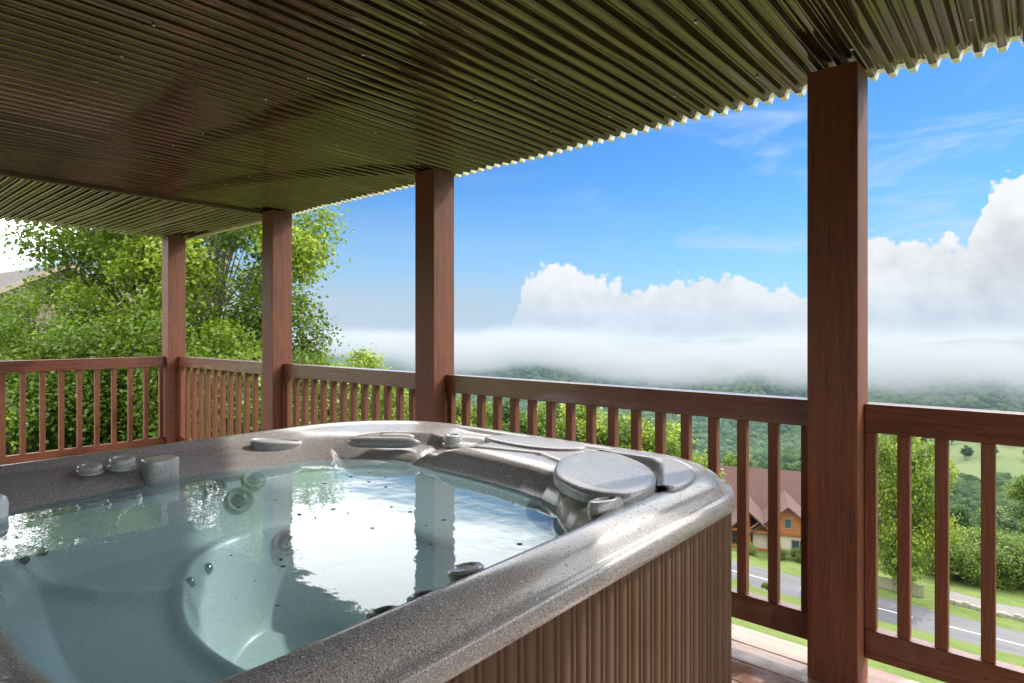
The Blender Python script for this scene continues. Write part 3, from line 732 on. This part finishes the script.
def knob(x, y, z, r, h, name='diverter_knob', m='knob', lab=None, tilt=(0, 0)):
    fr = Euler((tilt[0], tilt[1], 0)).to_matrix(); xx, yy = lxy(x, y)
    b = MB(); b.lathe([(r * 1.15, 0), (r * 1.15, h * .25), (r * .95, h * .32), (r * .95, h * .5), (r * 1.08, h * .56), (r * 1.08, h * .85), (r * .98, h), (r * .7, h * 1.03), (r * .62, h * .93), (r * .3, h * .95)], 36, (xx, yy, z), frame=fr)
    o = b.build(name, M[m], tub, True)
    if lab: o['label'] = lab
    return o
knob(-1.88, 1.80, .812, .037, .045)
knob(-2.50, .66, .806, .034, .026, tilt=(0, .12)); knob(-2.49, .755, .806, .038, .038, tilt=(0, .12))
b = MB(); c0 = lxy(-2.43, .86)
b.prism([(c0[0] + .052 * math.copysign(abs(math.cos(t_)) ** .7, math.cos(t_)), c0[1] + .058 * math.copysign(abs(math.sin(t_)) ** .7, math.sin(t_))) for t_ in np.linspace(0, 2 * math.pi, 40, endpoint=False)], .735, .834, .006)
b.build('cup_holder', M['knob'], tub, 'all')
b = MB(); c0 = lxy(-2.31, .37); b.lathe([(.034, -.05), (.036, 0), (.031, .02), (.018, .03), (.004, .032)], 32, (c0[0], c0[1], .79)); b.build('air_control', M['white_plastic'], tub, True)
# speaker lens and pillow in the far corner
fr = Euler((0, .12, R(65))).to_matrix(); c0 = lxy(-2.47, 1.33)
b = MB(); b.lathe([(.085, -.05), (.105, .0), (.10, .008), (.02, .009)], 44, (c0[0], c0[1], .818), 1, .42, frame=fr); rl = b.build('rim_light', M['lid'], tub, True)
b = MB(); b.lathe([(.104, .004), (.103, .010), (.096, .013), (.092, .009), (.090, .004)], 44, (c0[0], c0[1], .818), 1, .42, frame=fr); b.build('ring', M['white_plastic'], rl, True)
def cap_bar(p, q, r, z0, name, m, dz=0):
    a = Vector((*lxy(*p), z0)); c = Vector((*lxy(*q), z0)); pts = [a.lerp(c, t_) for t_ in np.linspace(0, 1, 12)]
    rad_ = [r * max(.35, math.sqrt(max(0, 1 - (abs(2 * t_ - 1)) ** 5))) for t_ in np.linspace(0, 1, 12)]
    b = MB(); b.tube(pts, rad_, 16); return b.build(name, M[m], tub, 'all')
cap_bar((-2.27, 1.55), (-2.02, 1.74), .024, .815, 'headrest', 'lid')
cap_bar((-2.20, 1.66), (-2.08, 1.76), .014, .832, 'headrest_trim', 'white_plastic')
# rings and knob on the near inner edge
for (x, y) in ((-.868, .665), (-.864, .752)):
    c0 = lxy(x, y); b = MB(); fr = Euler((0, -.25, 0)).to_matrix()
    b.lathe([(.029, -.03), (.031, .0), (.028, .010), (.023, .012), (.018, .009), (.017, -.004), (.004, -.004)], 32, (c0[0], c0[1], .800), frame=fr); b.build('control_ring', M['lid'], tub, True)
knob(-.862, .865, .804, .034, .026, tilt=(0, -.2))
c0 = lxy(-.868, 1.385); b = MB(); b.lathe([(.05, -.04), (.052, .0), (.045, .012), (.034, .014), (.028, .008), (.004, .010)], 36, (c0[0], c0[1], .842), .62, 1.1, frame=Euler((0, -.1, -.25)).to_matrix()); b.build('control_ring', M['knob'], tub, True)

def on_shell(x, y):
    z = float(shellz(np.array([x]), np.array([y]))[0]); e = .006
    gx = float(shellz(np.array([x + e]), np.array([y]))[0] - shellz(np.array([x - e]), np.array([y]))[0]) / (2 * e)
    gy = float(shellz(np.array([x]), np.array([y + e]))[0] - shellz(np.array([x]), np.array([y - e]))[0]) / (2 * e)
    return z, Vector((-gx, -gy, 1)).normalized()
def hit(px, py, refr=False):
    """authoring helper: where the sight line of this spot meets the basin"""
    a = R(40.7); c, s = math.cos(a), math.sin(a); t_ = (px - 512) / 614; d = np.array([t_ * c - s, t_ * s + c, -(py - 330) / 614])
    ks = np.linspace(.5, 4, 4000); x, y, z = ks * d[0], ks * d[1], 1.3 + ks * d[2]; hgt = shellz(x, y); i = int(np.argmax(z < hgt)); return float(x[i]), float(y[i])
def jet(px, py, r, name='jet', ring='knob', core='chrome'):
    x, y = hit(px, py); z, nn = on_shell(x, y); fr = nn.to_track_quat('Z', 'Y').to_matrix(); cx_, cy_ = lxy(x, y); c_ = Vector((cx_, cy_, z)) + nn * .002
    b = MB(); b.lathe([(r, -.004), (r, .004), (r * .92, .007), (r * .78, .006), (r * .72, .002), (r * .70, .001)], 28, c_, frame=fr); j = b.build(name, M[ring], tub, True)
    b = MB(); b.lathe([(r * .55, .001), (r * .5, .008), (r * .25, .010), (r * .2, .003)], 20, c_, frame=fr); b.build('nozzle', M[core], j, True)
for x, y, r in ((214, 487, .045), (255, 480, .045), (240, 500, .05), (286, 543, .045), (190, 583, .017), (208, 569, .017)): jet(x, y, r)
for x, y in ((6, 537), (19, 541), (31, 546), (43, 553), (0, 549), (11, 554), (24, 561)): jet(x, y, .012, 'massage_jet', 'dark_plastic', 'dark_plastic')

# water
ws = thing  # (name kept free)
b = MB(); outl = chaikin(BAS, 3); cxy = np.mean(outl, axis=0); wo_ = [((p[0] - cxy[0]) * 1.05 + cxy[0], (p[1] - cxy[1]) * 1.06 + cxy[1]) for p in outl]
b.add([(x, y, WZ) for x, y in wo_], [tuple(range(len(wo_)))]); wt = b.build('tub_water', M['water'], recalc=False)
tag(wt, 'clear still teal water filling the hot tub basin, reflecting posts and bright sky', 'water')
# floating specks
rnd = random.Random(12); sp0 = None; k = 0
M['speck'] = mat('dark_wet_debris', (.05, .035, .02), .5)
spots = []
while len(spots) < 30:
    x, y = rnd.uniform(-2.0, -.98), rnd.uniform(.6, 1.5)
    if abs((x + 1.2) * .4 + (y - 1.05)) < .5: spots.append((x, y))
for (x, y) in spots:
    if sp0 is None:
        b = MB(); b.lathe([(.0035, -.001), (.004, .0008), (.0015, .0016)], 8, (0, 0, 0), 1.6, .7); sp0 = b.build('plant_speck', M['speck']); o = sp0
    else: o = sp0.copy(); col.objects.link(o)
    o.location = (x, y, WZ + .001); o.rotation_euler = (0, 0, rnd.uniform(0, 3)); s = rnd.uniform(.5, 1.25); o.scale = (s, s, s)
    tag(o, 'tiny dark speck of plant debris floating on the hot tub water', 'debris', 'specks floating on the water')

# ------------------------------------------------------------------ trees
def tree_proto(name, H, R0, crown0, leafm, nclump, nleaf, leaf, seed, flat=.85, clump=.30, trunk_r=.14, droop=.0, shape='round', leafm_tint=0, minang=0):
    """tapered trunk + limbs to clump centres, leaves as small bent faces gathered in clumps"""
    rs = np.random.RandomState(seed); root = thing(name, '', 'tree'); cz = crown0 + (H - crown0) * .5; hz = (H - crown0) * .5
    C_ = []
    while len(C_) < nclump:
        p = rs.uniform(-1, 1, 3); r = np.linalg.norm(p)
        if r > 1 or r < .25: continue
        if shape == 'cone':
            f = (p[2] + 1) / 2; lim = (1 - f) * .95 + .05
            if math.hypot(p[0], p[1]) > lim: continue
        C_.append((p[0] * R0, p[1] * R0, cz + p[2] * hz))
    C_ = np.array(C_); sz = clump * R0 * rs.uniform(.6, 1.25, nclump)
    if shape == 'cone': sz *= .6 + .6 * (1 - (C_[:, 2] - crown0) / (H - crown0))
    tb = MB(); bend = rs.uniform(-.06, .06, 2) * H; top = H * .86
    tp = [Vector((bend[0] * (f ** 2), bend[1] * (f ** 2), top * f - .3 * (f == 0))) for f in np.linspace(0, 1, 9)]
    tb.tube(tp, [trunk_r * (1 - .85 * f) + (.05 if f == 0 else 0) for f in np.linspace(0, 1, 9)], 9)
    for c in C_[:min(nclump, 70)]:
        f = min(.93, max(.15, (c[2] / H) * .72 - .05 + rs.uniform(-.05, .05))); i = f * 8; a = tp[int(i)].lerp(tp[min(8, int(i) + 1)], i - int(i)); e = Vector(c)
        mid = a.lerp(e, .5) + Vector(rs.uniform(-.08, .08, 3) * R0) + Vector((0, 0, .06 * R0))
        rr_ = trunk_r * (1 - .85 * f) * .5; tb.tube([a, a.lerp(mid, .5) + Vector((0, 0, .02)), mid, mid.lerp(e, .5), e], [rr_, rr_ * .75, rr_ * .55, rr_ * .35, .006], 5, False)
    tb.build('trunk', M['bark'], root, 'all')
    w_ = sz ** 2; cnt = rs.multinomial(nleaf, w_ / w_.sum()); ci = np.repeat(np.arange(nclump), cnt)
    d = rs.normal(size=(nleaf, 3)); d /= np.linalg.norm(d, axis=1)[:, None]; rr_ = rs.uniform(.15, 1, nleaf) ** .45 * (1 + .25 * rs.normal(size=nleaf))
    P = C_[ci] + d * (rr_ * sz[ci])[:, None] * np.array([1, 1, flat]); P[:, 2] -= droop * rr_ * sz[ci]
    nrm = rs.normal(size=(nleaf, 3)) * .55 + np.array([0, 0, .75]) + d * .35; nrm /= np.linalg.norm(nrm, axis=1)[:, None]
    a = np.cross(nrm, rs.normal(size=(nleaf, 3))); a /= np.linalg.norm(a, axis=1)[:, None]; bb = np.cross(nrm, a)
    L = leaf * rs.uniform(.6, 1.3, nleaf)[:, None]
    v0 = P - a * L * .55; v1 = P + bb * L * .36 + nrm * L * .10; v2 = P + a * L * .6; v3 = P - bb * L * .36 + nrm * L * .10
    V = np.stack([v0, v1, v2, v3], 1).reshape(-1, 3); F = np.arange(nleaf * 4).reshape(-1, 4)
    tn = np.clip(.5 + .22 * rs.normal(size=nclump)[ci] * .8 + .2 * rs.normal(size=nleaf), 0, 1)
    npmesh('crown', V, F, M[leafm], np.repeat(tn, 4), parent=root)
    return root


def pos(px, zc):
    t_ = (px - 512) / 614; a = R(40.7); return zc * (t_ * math.cos(a) - math.sin(a)), zc * (t_ * math.sin(a) + math.cos(a))
USED = set()
def place(proto, px, zc, label, group, top=None, H=None, rz=0, sc_=1.0, dz=0, name=None):
    """zc = distance straight ahead of the camera; top = pixel row the crown reaches"""
    x, y = pos(px, zc); z = float(height(x, y)) + dz
    if top is not None: sc_ = (1.3 - (top - 330) / 614 * zc - z) / H
    if proto.name not in USED:
        USED.add(proto.name); proto.location = (x, y, z); proto.rotation_euler = (0, 0, rz); proto.scale = (sc_,) * 3; proto['label'] = label; proto['group'] = group; return proto
    return copy_tree(proto, (x, y, z), rz, sc_, label, group)


T1 = tree_proto('maple_tree', 10.5, 3.1, 4.2, 'leaf_mid', 64, 34000, .095, 1, clump=.21, trunk_r=.16)
T2 = tree_proto('maple_tree', 10.0, 2.5, 1.6, 'leaf_light', 75, 50000, .088, 2, clump=.22, trunk_r=.085, droop=.3)
T3 = tree_proto('shrub_tree', 5.0, 2.2, .9, 'leaf_mid', 56, 40000, .078, 3, clump=.26, trunk_r=.07)
T4 = tree_proto('leafy_tree', 10, 3.8, 1.5, 'leaf_light', 70, 26000, .22, 4, clump=.28, trunk_r=.2)
T5 = tree_proto('leafy_tree', 11, 4.2, 2.0, 'leaf_dark', 80, 26000, .24, 5, clump=.27, trunk_r=.22)
T6 = tree_proto('leafy_tree', 12, 3.6, 1.2, 'leaf_mid', 80, 26000, .23, 6, clump=.27, trunk_r=.2)
T7 = tree_proto('conifer_tree', 12, 2.9, 1.0, 'conifer', 90, 20000, .20, 7, clump=.2, trunk_r=.16, shape='cone', droop=.3)
T8 = tree_proto('leafy_bush', 2.6, 1.9, .05, 'leaf_mid', 40, 22000, .10, 8, clump=.36, trunk_r=.05)
GL = 'trees close to the left end of the deck'
place(T1, 158, 15, 'tall open maple with dark limbs against white sky left of the corner post', GL, rz=3.3)
place(T2, 212, 13.0, 'tall light green maple filling the gap between the corner post and second post', GL, rz=1.9)
place(T3, 52, 10.2, 'dense yellow green shrub tree behind the middle of the side railing', GL, top=306, H=5.0, rz=.3)
place(T3, 28, 15.5, 'tall shrub tree hiding the neighbour house wall under its roof', GL, top=276, H=5.0, rz=3.1)
place(T3, -34, 12.0, 'dense shrub tree at the left frame edge below the neighbour roof', GL, top=300, H=5.0, rz=2.2)
place(T3, 130, 11.6, 'dense shrub tree close left of the corner post', GL, top=290, H=5.0, rz=4.0)
place(T3, 205, 10.8, 'dense shrub tree right of the corner post, behind the crowded balusters', GL, top=300, H=5.0, rz=5.2)
place(T3, 262, 13.5, 'dense shrub tree hidden low behind the second post', GL, top=305, H=5.0, rz=1.2)
place(T2, 150, 22, 'tall maple farther back showing between the near maples', GL, rz=3.9, sc_=.9)
place(T2, 315, 27, 'leafy tree whose top just clears the railing right of the second post', GL, top=348, H=10, rz=.9)
place(T4, 352, 31, 'low tree top peeping over the railing right of the second post', GL, top=356, H=10, rz=.2)
GM = 'trees on the slope below the deck'
mid = [(T4, 300, 34, 376, 'pale green tree seen through balusters just right of the second post'), (T6, 335, 38, 380, 'mid green tree below the rail, third baluster gaps right of the second post'),
       (T4, 372, 40, 388, 'pale tree left of the middle post, below the rail'), (T5, 402, 46, 386, 'dark green tree touching the left side of the middle post'),
       (T4, 425, 40, 402, 'pale green tree mostly behind the middle post'), (T6, 470, 44, 398, 'green tree directly right of the middle post'),
       (T5, 500, 48, 402, 'dark green tree above the rim groove, right of the middle post'), (T6, 532, 50, 406, 'mid green tree above the tub far rim plate'),
       (T5, 562, 54, 405, 'dark leafy tree in the middle of the widest railing section'), (T4, 592, 52, 407, 'tall bright green tree in the middle of the widest railing section'),
       (T4, 628, 54, 420, 'bright yellow green tree above the filter lid'), (T4, 660, 56, 428, 'rounded bright green tree right of the yellow green one above the filter lid'),
       (T7, 692, 62, 432, 'thin conifer right of the bright trees above the tub corner')]
for i, (p, x, zc, top, lab) in enumerate(mid): place(p, x, zc, lab, GM, top=top, H={T4: 10, T5: 11, T6: 12, T7: 12}[p], rz=i * 1.7)
GR = 'trees across the road'
place(T4, 903, 62.5, 'tall bright green tree at the roadside right of the nearest post', GR, top=430, H=10, rz=.5).scale = (1.12, 1.12, 1.65)
rt = [(T6, 935, 74, 520, 'green tree behind and right of the bright roadside tree'), (T5, 968, 76, 507, 'dense round dark green tree past the pale drive, middle of the right section'),
      (T5, 1003, 79, 518, 'dense dark green tree near the right frame edge'), (T6, 1042, 84, 470, 'tall pale tree cut by the right frame edge'), (T6, 855, 84, 470, 'tree mostly behind the nearest post'),
      (T5, 990, 96, 510, 'dark green tree further back behind the round ones')]
for i, (p, x, zc, top, lab) in enumerate(rt): place(p, x, zc, lab, GR, top=top, H={T5: 11, T6: 12}[p], rz=i * 2.1)
place(T8, 62, 9.6, 'bright small bush at the foot of the side railing by the driveway', 'bushes', sc_=.62, rz=.1)
bs = [(748, 74, .7, 'small roadside bush in front of the lodge porch, left one'), (778, 73.5, .75, 'roadside bush below the lodge wing, middle one'), (800, 73, .8, 'roadside bush below the lodge window, right one'),
      (766, 60, .35, 'small weed clump on the near verge of the road'), (905, 66, .8, 'bush at the foot of the bright roadside tree')]
for i, (x, zc, s_, lab) in enumerate(bs): place(T8, x, zc, lab, 'bushes', sc_=s_ * .72, rz=i)
for i, (x, zc, top) in enumerate([(942, 73, 545), (962, 71, 538), (984, 72, 532), (1006, 71, 543), (1030, 71, 538)]):
    place(T8, x, zc, ['shrub beside the bright roadside tree', 'broad shrub behind the pale drive, second from the roadside tree', 'broad shrub behind the pale drive, third from the roadside tree', 'shrub behind the drive near the right edge', 'shrub behind the drive cut by the right frame edge'][i], 'shrubs behind the side drive', top=top, H=2.6, rz=i * 1.3)
# trees beyond, 90-210 m
rnd = random.Random(21); k = 0
for i in range(74):
    px_c = rnd.uniform(300, 1050); zc = rnd.uniform(88, 210); x, y = pos(px_c, zc)
    if y < 96 or bool(meadow(np.array(x), np.array(y))): continue
    p = rnd.choice([T4, T5, T5, T6, T6]); zz = float(height(x, y)); s_ = rnd.uniform(.8, 1.25)
    o = copy_tree(p, (x, y, zz), rnd.uniform(0, 6), s_, 'green broadleaf tree in the wood on the lower slope beyond the road', 'wood on the lower slope')

for i in range(16):
    x = -100 + i * 9.5 + rnd.uniform(-3, 3); y = 560 + (i % 2) * 46 + rnd.uniform(-6, 6)
    copy_tree(T5, (x, y, float(height(x, y))), rnd.uniform(0, 6), rnd.uniform(.7, 1.1), 'dark tree in the hedge line crossing the far pale meadow', 'hedge trees in the far meadow')
# far forest: crowns merged into one canopy
rs = np.random.RandomState(4)
bm = bmesh.new(); bmesh.ops.create_icosphere(bm, subdivisions=2, radius=1); bm.verts.index_update(); IV = np.array([v.co[:] for v in bm.verts]); IF = np.array([[v.index for v in f.verts] for f in bm.faces]); bm.free()
vs, fs, tn = [], [], []; k = 0
r = 150.0
while r < 3300:
    size = 3.4 + r * .0046; stepa = size * 1.25 / r
    for a in np.arange(R(-84), R(16), stepa):
        a2 = a + rs.uniform(-.4, .4) * stepa; r2 = r + rs.uniform(-.5, .5) * size * 1.6; x, y = r2 * math.sin(a2), r2 * math.cos(a2)
        if y < 120: continue
        vs.append((x, y, size * rs.uniform(.7, 1.25)))
    r += size * 1.7
vs = np.array(vs); keep = ~meadow(vs[:, 0], vs[:, 1]); vs = vs[keep]; n = len(vs); hz = height(vs[:, 0], vs[:, 1])
nz = 1 + .28 * rs.normal(size=(n, len(IV))) * .55
VV = IV[None] * nz[:, :, None] * vs[:, 2][:, None, None] * np.array([1, 1, .95]) + np.stack([vs[:, 0], vs[:, 1], hz + vs[:, 2] * .55], -1)[:, None]
FF = (IF[None] + (np.arange(n) * len(IV))[:, None, None]).reshape(-1, 3)
fo = npmesh('far_forest', VV.reshape(-1, 3), FF, M['forest'], np.repeat(rs.uniform(0, 1, n), len(IV)), smooth=True)
tag(fo, 'dense mixed broadleaf forest covering the far valley slopes', 'forest', kind='stuff')
print('forest crowns', n)

# ------------------------------------------------------------------ lodge across the road
def house_part(mb, name, m, parent, **k): return mb.build(name, M[m], parent, **k)
def gable_roof(x0, x1, y0, y1, ze, zr, axis, th=.18, oh=.5):
    mb = MB()
    if axis == 'x':
        ym = (y0 + y1) / 2; a = (x0 - oh, x1 + oh); sl_ = (zr - ze) / (ym - y0); lo = ze - sl_ * oh
        for ya, yb_ in ((y0 - oh, ym), (y1 + oh, ym)):
            v = [(a[0], ya, lo), (a[1], ya, lo), (a[1], yb_, zr), (a[0], yb_, zr)]; v += [(p[0], p[1], p[2] + th) for p in v]
            mb.add(v, [(0, 3, 2, 1), (4, 5, 6, 7), (0, 1, 5, 4), (1, 2, 6, 5), (2, 3, 7, 6), (3, 0, 4, 7)])
    else:
        xm = (x0 + x1) / 2; a = (y0 - oh, y1 + oh); sl_ = (zr - ze) / (xm - x0); lo = ze - sl_ * oh
        for xa, xb in ((x0 - oh, xm), (x1 + oh, xm)):
            v = [(xa, a[0], lo), (xa, a[1], lo), (xb, a[1], zr), (xb, a[0], zr)]; v += [(p[0], p[1], p[2] + th) for p in v]
            mb.add(v, [(0, 3, 2, 1), (4, 5, 6, 7), (0, 1, 5, 4), (1, 2, 6, 5), (2, 3, 7, 6), (3, 0, 4, 7)])
    return mb
def tri(x0, x1, y, ze, zr, th=.12):
    xm = (x0 + x1) / 2; v = [(x0, y, ze), (x1, y, ze), (xm, y, zr)]; v += [(p[0], p[1] + th, p[2]) for p in v]
    return MB().add(v, [(0, 1, 2), (3, 5, 4), (0, 3, 4, 1), (1, 4, 5, 2), (2, 5, 3, 0)])
def window(x0, x1, z0, z1, y, parent, mull=1):
    f = MB(); t_ = .1
    f.box(x0 - t_, x1 + t_, y - .06, y - .002, z1, z1 + t_); f.box(x0 - t_, x1 + t_, y - .08, y - .002, z0 - t_, z0); f.box(x0 - t_, x0, y - .06, y - .002, z0, z1); f.box(x1, x1 + t_, y - .06, y - .002, z0, z1)
    for i in range(mull): xm = x0 + (x1 - x0) * (i + 1) / (mull + 1); f.box(xm - .04, xm + .04, y - .05, y - .002, z0, z1)
    w_ = f.build('window', M['trim'], parent); p = MB(); p.box(x0, x1, y - .03, y - .004, z0, z1); p.build('pane', M['glass'], w_)
HL = pos(757, 78); hx, hy = HL; hzv = -28.6
lodge = thing('lodge_house', 'timber and stucco lodge with mauve shingle roofs and orange gables across the road', 'house', (hx, hy, hzv), R(20)); lodge.scale = (1.18,) * 3
b = MB(); b.box(-9, 2.6, 3.0, 11, -1, 4.3); house_part(b, 'wall', 'cream', lodge)
b = MB(); b.box(-.4, 6.4, -.6, 9, -1, 4.0); house_part(b, 'wall', 'cream', lodge)
house_part(tri(-.4, 6.4, -.72, 4.0, 6.8), 'gable_panel', 'orange_wood', lodge)
b = MB(); b.box(-.5, 6.5, -.80, -.70, 3.75, 4.0); b.build('gable_beam', M['orange_dark'], lodge)
gable_roof(-.4, 6.4, -.8, 9, 4.0, 6.8, 'y', oh=.7).build('roof', M['shingle'], lodge)
gable_roof(-9, 7.5, 3.0, 13, 4.3, 8.6, 'x', oh=.6).build('roof', M['shingle'], lodge)
# porch with truss gable
b = MB(); b.box(-2.7, 1.2, -1.3, 3.0, 1.0, 1.25); b.box(-2.6, 1.1, -1.1, 2.98, -1, .98); b.build('porch_deck', M['orange_dark'], lodge)
b = MB(); b.box(-2.7, 1.2, -1.34, -1.30, .9, 2.25); b.box(-2.75, 1.25, -1.40, -1.28, 2.26, 2.35); b.box(-2.74, -2.70, -1.29, 2.9, 1.2, 2.25)
b.build('porch_rail', M['orange_wood'], lodge)
for x in (-2.6, -.75, 1.1): b = MB(); b.box(x - .1, x + .1, -1.26, -1.06, 1.25, 3.9); b.build('porch_post', M['orange_dark'], lodge)
b = MB(); b.box(-2.8, 1.3, -1.30, -1.05, 3.9, 4.15)
xm = -.75
for sgn in (-1, 1):
    for f0, f1 in (((0, 4.15), (0, 5.8)), ((sgn * 2.05, 4.15), (0, 5.85)), ((0, 4.2), (sgn * 1.0, 5.05))):
        b.tube([(xm + f0[0], -1.18, f0[1]), (xm + f1[0], -1.18, f1[1])], .09, 6)
b.build('truss', M['orange_wood'], lodge)
gable_roof(-2.8, 1.3, -1.5, 6.5, 4.15, 6.0, 'y', oh=.4).build('roof', M['shingle'], lodge)
b = MB(); b.box(-3.3, -.45, 2.93, 2.985, 1.25, 4.25); b.build('porch_back_wall', M['orange_dark'], lodge)
window(-3.0, -2.0, 1.9, 3.7, 2.93, lodge, 0); window(-1.7, -.7, 1.9, 3.7, 2.93, lodge, 0); window(-6.6, -5.0, 1.2, 2.7, 3.0, lodge, 1)
window(3.4, 4.8, 1.9, 3.3, -.6, lodge, 1); window(2.7, 3.3, 4.6, 5.5, -.72, lodge, 0)

# neighbour house on the left
nx, ny = pos(62, 31)
nh = thing('neighbour_house', 'neighbour house with grey shingle roof and tan gable showing above the left trees', 'house', (nx, ny, -2.8), R(98))
b = MB(); b.box(-3, 3, 0, 12, -.5, 5.7); b.build('wall', M['tanwall'], nh)
tri(-3, 3, -.1, 5.7, 7.25, .09).build('gable_panel', M['tanwall'], nh)
gable_roof(-3, 3, 0, 12, 5.7, 7.25, 'y', th=.12, oh=.7).build('roof', M['shingle_grey'], nh)
b = MB()
for sgn in (-1, 1):
    v = [(sgn * 3.75, -.76, 5.26), (sgn * 3.75, -.72, 5.26), (0, -.72, 7.22), (0, -.76, 7.22)]; v += [(p[0], p[1], p[2] + .26) for p in v]
    b.add(v, [(0, 3, 2, 1), (4, 5, 6, 7), (0, 1, 5, 4), (1, 2, 6, 5), (2, 3, 7, 6), (3, 0, 4, 7)])
b.build('fascia', M['tan'], nh)
b = MB(); b.box(-4.0, -3.1, 6.5, 7.3, 5, 8.4); b.build('chimney', M['stone'], nh)
window(-.8, .8, 2.8, 4.4, 0, nh, 1)

# roadside board fence behind the bright tree, stone edge and pale drive
fx, fy = pos(893, 63)
fe = thing('board_fence', 'weathered grey board fence behind the roadside tree right of the nearest post', 'fence', (fx, fy + .5, float(height(fx, fy + .5))), 0)
b = MB(); rnd = random.Random(2)
for i in range(26): h_ = 1.2 + rnd.uniform(-.05, .05); b.box(-2.6 + i * .2, -2.6 + i * .2 + .17, -.02, .01, -.4, h_)
b.build('board_panel', M['grey_wood'], fe)
for i in range(3): p = MB(); p.box(-2.6 + i * 2.5, -2.48 + i * 2.5, .012, .13, -.5, 1.3); p.build('post', M['grey_wood'], fe)
dx_, dy_ = pos(985, 66)
b = MB(); n = 12; ux, uy = np.meshgrid(np.linspace(dx_ - 2.6, dx_ + 16, n), np.linspace(74.0, 79.0, 6)); hz = height(ux, uy) + .08
b.add(np.stack([ux, uy, hz], -1).reshape(-1, 3).tolist(), [(i * n + j, i * n + j + 1, (i + 1) * n + j + 1, (i + 1) * n + j) for i in range(5) for j in range(n - 1)])
tag(b.build('side_drive', M['gravel'], recalc=False, smooth='all'), kind='structure')
b = MB(); rnd = random.Random(6)
for i in range(26):
    x = dx_ - 2.6 + i * .55; y = 73.6 + rnd.uniform(-.1, .1); z = float(height(x, y)); s_ = rnd.uniform(.2, .36); b.box(x - s_, x + s_, y - s_ * .8, y + s_ * .8, z - .1, z + rnd.uniform(.25, .5), .06)
tag(b.build('stone_edging', M['stone'], smooth=True), 'low row of pale rubble stones edging the drive across the road', 'stone wall')
# small white farmhouse far across the valley
# ------------------------------------------------------------------ air
def volbox(name, x0, x1, y0, y1, z0, z1): b = MB(); b.box(x0, x1, y0, y1, z0, z1); return b
mh = bpy.data.materials.new('valley_haze'); mh.use_nodes = True; T = NT(mh.node_tree); T.n.clear()
pv = T.new('ShaderNodeVolumePrincipled'); pv.inputs['Color'].default_value = (.20, .28, .38, 1); pv.inputs['Density'].default_value = .000085
T.l.new(pv.outputs[0], T.new('ShaderNodeOutputMaterial').inputs['Volume'])
hb = volbox('haze', -6100, 6100, -6100, 6100, float(Z.min()) - 1, max(float(Z.max()), 150) + 2).build('haze', mh); tag(hb, kind='stuff')

# low cloud lying on the far ridge
mf = bpy.data.materials.new('ridge_cloud'); mf.use_nodes = True; T = NT(mf.node_tree); T.n.clear()
p = T.new('ShaderNodeNewGeometry').outputs['Position']; sp_ = T.new('ShaderNodeSeparateXYZ'); T.put(sp_.inputs[0], p)
nz_ = T.noise(T.map(p, (1, 1, 1.3)), .0011, 8, .62); zz_ = T.math('ADD', sp_.outputs[2], T.math('MULTIPLY', T.math('SUBTRACT', nz_, .5), 520))
dn = T.math('MULTIPLY', T.maprange(zz_, -215, -125, 0, 1, True), T.math('POWER', T.maprange(zz_, 60, -190, 0, 1, True), 2.0))
pv = T.new('ShaderNodeVolumePrincipled'); pv.inputs['Color'].default_value = (.435, .447, .463, 1); T.put(pv.inputs['Density'], T.math('MULTIPLY', dn, .0055))
T.l.new(pv.outputs[0], T.new('ShaderNodeOutputMaterial').inputs['Volume'])
try: mf.cycles.volume_sampling = 'DISTANCE'
except Exception: pass
fb = volbox('fog', -5600, 2600, 1950, 3900, -240, 148).build('fog', mf); tag(fb, kind='stuff')
sc.cycles.volume_step_rate = 1.0; sc.cycles.volume_max_steps = 64
